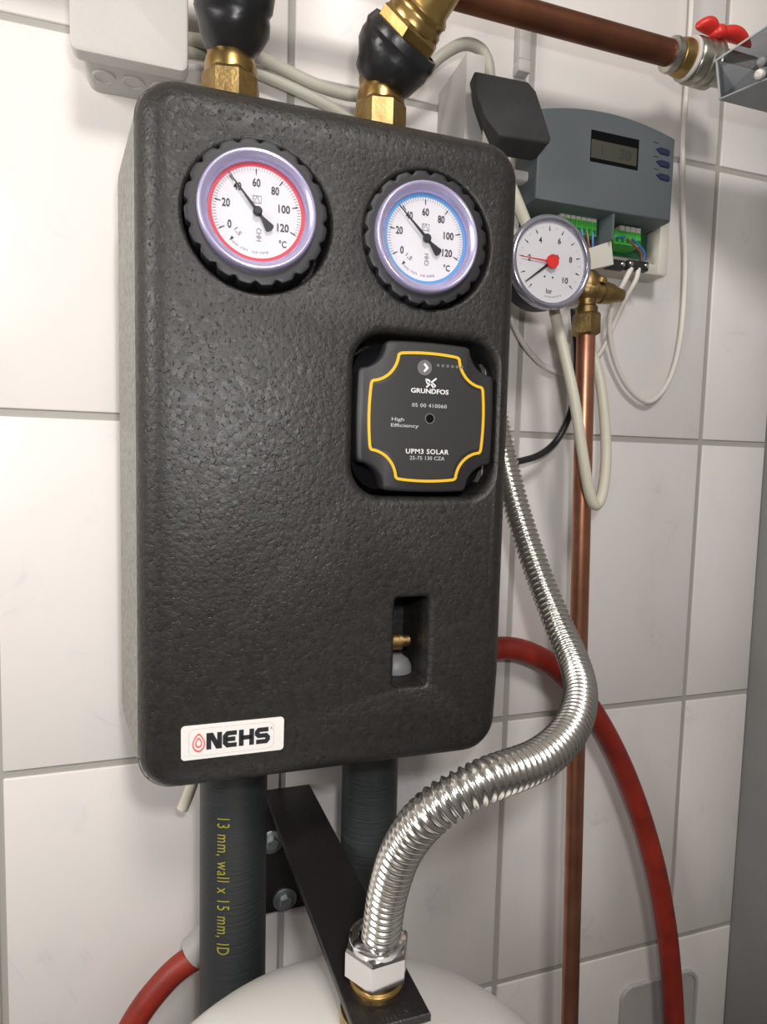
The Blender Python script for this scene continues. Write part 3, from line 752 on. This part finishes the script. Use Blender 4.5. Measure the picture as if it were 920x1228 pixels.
def pointer(a, ln, w0, m, name, tail, yy):
    dx, dz = -math.sin(a), math.cos(a); px_, pz_ = math.cos(a), math.sin(a)
    Pp = lambda r, s: (cx + dx * r + px_ * s, cz + dz * r + pz_ * s)
    return MB().prism([Pp(ln, w0 * .3), Pp(0, w0), Pp(-tail, w0 * 1.6), Pp(-tail, -w0 * 1.6), Pp(0, -w0), Pp(ln, -w0 * .3)], yy + .0005, yy).build(name, m, mg, smooth=0)
pointer(math.radians(128), .031, .0013, print_black, 'black_pointer', .009, yd - .0015)
pointer(math.radians(87), .029, .0008, red_bright, 'red_pointer', .004, yd - .0025)
MB().lathe((cx, yd, cz), (0, -1, 0), [(.003, 0), (.003, .0028), (.0058, .003), (.0058, .0048)], 28).build('red_hub', red_bright, mg)
MB().lathe((cx, Yg + .0035, cz), (0, -1, 0), [(R - .0046, 0), (R - .0046, .0008)], 48).build('glass', glass, mg)

# ================================================================== CONTROLLER
ct = thing('solar_controller', 'slate-grey electronic controller with small display and open green terminals', 'controller', (.55, 0, -.14))
yc = -.055; cl, cr, czt, czb = .468, .6248, -.0135, -.0945
arc = []
topz = lambda x: -.0135 + .0105 * (1 - ((x - (cl + cr) / 2) / ((cr - cl) / 2)) ** 2)
for k in range(17):
    x = cr - (cr - cl) * k / 16; arc.append((x, topz(x)))
arc += [(cl, czb), (cr, czb)]
MB().prism(arc, -.014, yc, bev=.0022).build('cover', ctl_blue, ct, smooth=50)
scp = [at(*p, yc) for p in ((709, 154), (766, 169), (765, 206), (708, 192))]
scx0, scx1 = (scp[0].x + scp[3].x) / 2, (scp[1].x + scp[2].x) / 2; scz1, scz0 = (scp[0].z + scp[1].z) / 2, (scp[2].z + scp[3].z) / 2
di = MB().prism([(scx0, scz0), (scx1, scz0), (scx1, scz1), (scx0, scz1)], yc, yc - .0003).build('display', deep_black, ct, smooth=0)
hh = scz1 - scz0
MB().prism([(scx0 + .0006, scz0 + hh * .12), (scx1 - .002, scz0 + hh * .12), (scx1 - .002, scz1 - hh * .30), (scx0 + .0006, scz1 - hh * .30)], yc - .0002, yc - .0006).build('screen', lcd, di, smooth=0)
zmid = scz0 + hh * .41
text('lettering', '1', (scx0 + (scx1 - scx0) * .24, zmid), yc - .0008, lcd_seg, di, h=hh * .28)
text('lettering', '30', (scx0 + (scx1 - scx0) * .72, zmid), yc - .0008, lcd_seg, di, h=hh * .34)
for (px, py) in ((795, 182), (795, 197), (795, 213)):
    p = at(px, py, yc); mbb = MB()
    pts = [(p.x - .0085, p.z + .0012), (p.x - .004, p.z + .0034), (p.x + .006, p.z + .0028), (p.x + .0085, p.z), (p.x + .007, p.z - .003), (p.x - .003, p.z - .0025)]
    mbb.prism(pts, yc, yc - .0014, bev=.0004, bseg=1); mbb.build('button', navy, ct, smooth=0)
mm = MB()
for (px, py) in ((787, 171), (787, 188), (787, 203)):
    p = at(px, py, yc); strip(mm, p.x - .003, p.z, p.x + .003, p.z, .0008, yc - .0001)
mm.build('legend_marks', print_black, ct, smooth=0)
# base with open wiring bay
bl, br = .470, .6460; bt, bb = -.085, -.1385
base = MB(); base.box((bl, -.010, bb), (br - .001, 0, bt + .07), bev=.001); base.box((br - .012, -.030, bb + .0005), (br, -.008, bt + .004), bev=.001)
base.box((bl + .001, -.0295, bb - .0008), (br - .0015, -.0075, bb + .010), bev=.001)
base.build('base', cream_pl, ct)
MB().box((bl + .004, -.013, bb + .020), (br - .014, -.010, bt - .0002)).build('circuit_board', pcb, ct, smooth=0)
pd = at(734, 270, -.05)
MB().box((pd.x - .0012, -.052, -.1195), (pd.x + .0012, -.0131, czb + .0002)).build('divider', ctl_blue, ct, smooth=0)
mbd = MB(); mbd.grid([[Vector((x, y, z)) for x, z in [(p.x, p.z) for p in (at(700, 300, -.045), at(733, 289, -.045), at(736, 317, -.045), at(700, 325, -.045))]] for y in (-.0305, -.045)]); mbd.build('terminal_shield', cream_pl, ct, smooth=0)
for grp, (a_, b_, n_) in enumerate((((672, 264), (716, 276), 7), ((737, 280), (769, 288), 5))):
    pa, pb = at(*a_, -.034), at(*b_, -.034)
    for k in range(n_):
        x = pa.x + (pb.x - pa.x) * (k + .5) / n_; z = (pa.z + pb.z) / 2; wx = (pb.x - pa.x) / n_
        tb_ = MB(); tb_.box((x - wx * .47, -.034, z - .0085), (x + wx * .47, -.0128, z + .0055), bev=.0004, seg=1)
        b = tb_.build('terminal', green, ct, smooth=0)
        MB().box((x - wx * .28, -.0346, z - .0065), (x + wx * .28, -.0338, z - .0025)).build('wire_entry', pcb, b, smooth=0)
        if not (grp == 1 and k == 0) : MB().box((x - wx * .40, -.0335, z + .0053), (x + wx * .40, -.024, z + .0105)).build('lever', cream_pl, b, smooth=0)
for (m, pts) in ((wire_brown, ((704, 278, -.036), (706, 292, -.037), (709, 305, -.036))), (wire_blue, ((711, 280, -.036), (711, 292, -.037), (712, 306, -.036))), (wire_blue, ((698, 276, -.036), (699, 285, -.037), (702, 300, -.036))),
                 (wire_brown, ((752, 286, -.035), (760, 294, -.034), (769, 303, -.033), (770, 316, -.031))), (wire_blue, ((758, 286, -.035), (766, 294, -.034), (773, 304, -.033), (771, 317, -.031))), (wire_blue, ((740, 285, -.035), (748, 284, -.034), (753, 288, -.030)))):
    MB().tube(path(pts), .0012, 8, 6).build('wire', m, ct)
for (a_, b_) in (((722, 314), (747, 318)), ((751, 316), (775, 321))):
    pa, pb = at(*a_, -.034), at(*b_, -.034)
    c_ = MB().box((pa.x, -.038, pa.z - .006), (pb.x, -.0302, pa.z + .0035), bev=.001).build('cord_clamp', pump_black, ct)
    for xx in (pa.x + .003, pb.x - .003):
        MB().lathe((xx, -.038, pa.z - .001), (0, -1, 0), [(.0024, 0), (.0024, .001), (.0015, .0016)], 14).build('screw', chrome, c_)

# ================================================================== TRUNKING, FOAM PAD
def X(px, py, Y): return at(px, py, Y).x
tr = thing('cable_duct', 'off-white cable duct standing behind the top right of the black box', 'duct', (.41, 0, -.2))
dx0 = at(525, 130, 0).x; zt = at(545, 92, -.03).z
mb = MB()
xr = .452
mb.box((dx0, -.066, -.30), (dx0 + .018, -.0, zt), bev=.001)
mb.box((dx0 + .0175, -.014, -.30), (xr, -.0, zt - .01), bev=.001)
mb.build('channel', duct_pl, tr)
p = at(634, 216, -.05)
MB().box((xr - .030, -.055, -.145), (xr, -.0135, -.1), bev=.001).build('side_wall', duct_pl, tr)
MB().box((.402, -.058, p.z - .005), (.4585, -.045, p.z + .004), bev=.002).build('cross_bar', white_pl, tr)
MB().box((.418, -.040, -.30), (.436, -.0145, p.z - .006), bev=.001).build('cord_cover', cream_pl, tr, label='cream strip below the cross bar')
ms = thing('mini_trunking', 'narrow white trunking strip running up the tiles to the frame edge', 'trunking', (at(629, 80, -.01).x, 0, 0))
xm = at(629, 60, -.01).x; zm = at(629, 88, -.01).z
MB().box((xm - .0065, -.012, zm + .012), (xm + .0065, 0, .6), bev=.002).build('strip', duct_pl, ms)
MB().box((xm - .0068, -.0125, zm), (xm + .0068, 0, zm + .0125), bev=.002).build('end_cap', duct_pl, ms)

fpd = -.098
foam = MB()
def F3(px, py, Y): return at(px, py, Y)
fr0 = [F3(569, 84, -.088), F3(634, 97, -.088), F3(644, 109, -.090), F3(662, 164, -.100), F3(660, 172, -.101), F3(600, 163, -.103), F3(582, 140, -.100), F3(570, 112, -.094)]
bk0 = [F3(569, 84, -.088) + Vector((.002, .016, -.001)), F3(634, 97, -.088) + Vector((0, .016, -.002)), F3(644, 109, -.090) + Vector((0, .016, 0)), F3(662, 164, -.100) + Vector((-.002, .020, -.010)), F3(655, 178, -.100) + Vector((-.002, .022, -.002)), F3(606, 172, -.100) + Vector((0, .022, 0)), F3(588, 140, -.100) + Vector((.003, .02, 0)), F3(575, 112, -.094) + Vector((.004, .018, 0))]
foam.grid([bk0, fr0])
bmesh.ops.bevel(foam.bm, geom=foam.bm.edges[:], offset=.0025, segments=3, affect='EDGES', profile=.5)
foam.build('foam_pad', foam_wrap, None, smooth=60, label='black foam pad folded over the white cable duct', cat='pad')
# dark recess block under the pad
# ================================================================== JUNCTION BOX
jb = thing('junction_box', 'light grey junction box on the tiles at the top left', 'junction box', (.115, 0, -.045))
jx0, jx1, jz = .0735, .1565, -.0490
MB().prism(rrect(jx0, jx1, jz, jz + .085, .006), -.048, -.0600, bev=.002).build('lid', box_pl, jb)
mb = MB(); mb.grid([[Vector((x, y, z)) for x, z in rrect(jx0 + i_, jx1 - i_, jz + i_, jz + .083, .008)] for y, i_ in ((-.048, .0015), (-.046, .003), (0, .004))]); mb.build('body', box_pl, jb)
for k in range(3):
    x = jx0 + .019 + k * .0215
    MB().lathe((x, -.026, jz + .0035), (0, 0, -1), [(.0085, -.001), (.0085, .0012), (.0072, .0016), (.0070, .0006)], 28).build('knockout', box_pl, jb)

# ================================================================== CABLES
def cable(name, label, m, r, pts, group=None, seg=12):
    MB().tube(path(pts), r, seg, 10).build(name, m, None, label=label, cat='cable', group=group)
cable('grey_cable', 'thick grey cable looping from the junction box over the duct edge', cable_grey, .0052,
      ((215, 45, -.028), (260, 53, -.022), (300, 64, -.020), (340, 83, -.014), (385, 104, -.014), (430, 115, -.016), (470, 108, -.03), (505, 88, -.04), (532, 65, -.045), (556, 53, -.045), (575, 58, -.045), (585, 74, -.045), (588, 100, -.045)), 'grey cables leaving the junction box')
cable('grey_cable', 'lower grey cable leaving the junction box and dipping behind the box top', cable_grey, .0046,
      ((215, 61, -.03), (255, 68, -.012), (300, 84, -.010), (345, 103, -.010), (400, 130, -.010), (450, 165, -.010)), 'grey cables leaving the junction box')
cable('white_cable', 'thin white cable hanging beside the controller in a deep U loop', cable_white, .0028,
      ((831, -30, -.006), (829, 20, -.006), (824, 100, -.006), (819, 180, -.006), (820, 260, -.006), (822, 320, -.006), (817, 400, -.006), (803, 455, -.006), (779, 482, -.008), (754, 465, -.010), (737, 430, -.012), (731, 390, -.018), (738, 360, -.028), (749, 338, -.036), (757, 322, -.036)))
cable('white_cable', 'thin pale cable swinging low behind the brass tee', cable_white, .0026,
      ((612, 380, -.02), (628, 412, -.012), (650, 437, -.008), (675, 448, -.006), (700, 443, -.006), (722, 420, -.008), (738, 385, -.014), (752, 355, -.028), (763, 335, -.035), (766, 322, -.036)))
cable('cream_cable', 'thick cream cable hanging in a narrow loop across the upright copper pipe', cable_cream, .0052,
      ((596, 190, -.075), (612, 222, -.072), (632, 270, -.062), (655, 330, -.058), (667, 382, -.060), (677, 425, -.070), (689, 480, -.082), (699, 545, -.085), (707, 590, -.085), (715, 606, -.083), (723, 588, -.078), (727, 545, -.065), (724, 490, -.045), (716, 440, -.030), (700, 405, -.022), (690, 380, -.018)))
cable('black_cable', 'black cable curving down behind the copper pipe into the box side', cable_black, .0035,
      ((688, 370, -.035), (692, 430, -.030), (688, 480, -.026), (672, 522, -.026), (648, 545, -.03), (612, 556, -.04)))
cable('cream_cable', 'short cream cable end poking out under the box left corner', cable_cream, .0050,
      ((238, 915, -.045), (229, 945, -.045), (219, 970, -.045)))

# ================================================================== RED HOSES
def red(name, label, pts, r=.0118, extra=None):
    t = thing(name, label, 'hose', at(*pts[-1]), 'red rubber hoses')
    MB().tube(path(pts), r, 20, 10).build('tube', rubber_red, t); return t
red('red_hose', 'red rubber hose arching from behind the box down past the copper pipe',
    ((560, 785, -.02), (600, 777, -.022), (635, 783, -.024), (672, 805, -.026), (708, 848, -.026), (740, 905, -.026), (766, 970, -.028), (786, 1040, -.03), (799, 1110, -.032), (806, 1180, -.034), (810, 1260, -.036)))
rh = red('red_hose', 'red rubber hose leaving the grey coupling at the lower left', ((250, 1138, -.03), (215, 1160, -.032), (186, 1190, -.034), (163, 1222, -.036), (140, 1265, -.038)), .0112)
ca, cb = at(232, 1143, -.03), at(262, 1112, -.03)
MB().tube([ca, ca.lerp(cb, .5), cb, cb + (cb - ca)], .0150, 20, smooth=False).build('coupling', mat('grey_coupling', (.35, .35, .33), .5), rh, label='pale grey coupling')

# ================================================================== TRAY at top right, wall plate at bottom right
bz_, tz_ = .0025, .0345; bx_, byy = .6315, -.100
ty = thing('wall_tray', 'smoky clear plastic tray jutting from the wall at the top right', 'tray', (.70, -.12, bz_))
xe, ye = .832, -.236; th = .0016
def hexa(b0, b1, t0, t1, tx):
    m_ = MB(); off = Vector(tx); return m_.grid([[Vector(p) for p in (b0, b1, t1, t0)], [Vector(p) + off for p in (b0, b1, t1, t0)]])
b0, b1, t0, t1 = (bx_, byy, bz_), (bx_ + .053, ye, bz_), (.6249, byy, tz_), (.6249 + .0122, ye, tz_)
m_ = MB(); m_.grid([[Vector((x, y, z)) for x, y in ((bx_, byy), (bx_ + .053, ye), (xe, ye), (xe, byy))] for z in (bz_ - th, bz_)]); m_.build('bottom', trayg, ty, smooth=0)
hexa(b0, (xe, byy, bz_), t0, (xe, byy, tz_), (0, -th, 0)).build('back_panel', frost, ty, smooth=0)
hexa(b0, b1, t0, t1, (th, 0, 0)).build('side_panel', smoke, ty, smooth=0)
hexa(b1, (xe, ye, bz_), t1, (xe, ye, tz_), (0, th, 0)).build('front_panel', smoke, ty, smooth=0)
MB().tube([Vector(t1), Vector(t0), Vector((xe, byy, tz_))], .0011, 8, smooth=False).build('rim', mat('tray_rim', (.45, .47, .48), .3), ty)
MB().box((xe - .004, byy + .0005, bz_), (xe, -.0005, bz_ + .02)).build('support', zinc, ty, smooth=0)
for (px, py) in ((915, 74), (912, 89)):
    p = at(px, py, -.135)
    MB().lathe(p + Vector((0, 0, 0)), (.8, .2, .3), [(.002, -.005), (.0038, -.0035), (.0042, 0), (.0038, .010), (.002, .013)], 16).build('wall_plug', cable_white, None, label='white plug lying in the smoky tray, %s one' % ('upper' if py < 80 else 'lower'), cat='plug', group='plugs in the tray')
p0, p1 = at(742, 1260, -.004), at(830, 1163, -.004)
pl = thing('wall_plate', 'frosted plate with a raised rim on the tiles behind the red hose', 'plate', (p0.x + .04, 0, p0.z))
o_ = rrect(p0.x, p1.x + .01, p0.z - .02, p1.z, .018)
MB().prism(o_, 0, -.003, bev=.001, bseg=1).build('panel', frost, pl)
frame2(o_, inset(o_, .004), -.003, -.0055).build('rim', frost, pl)
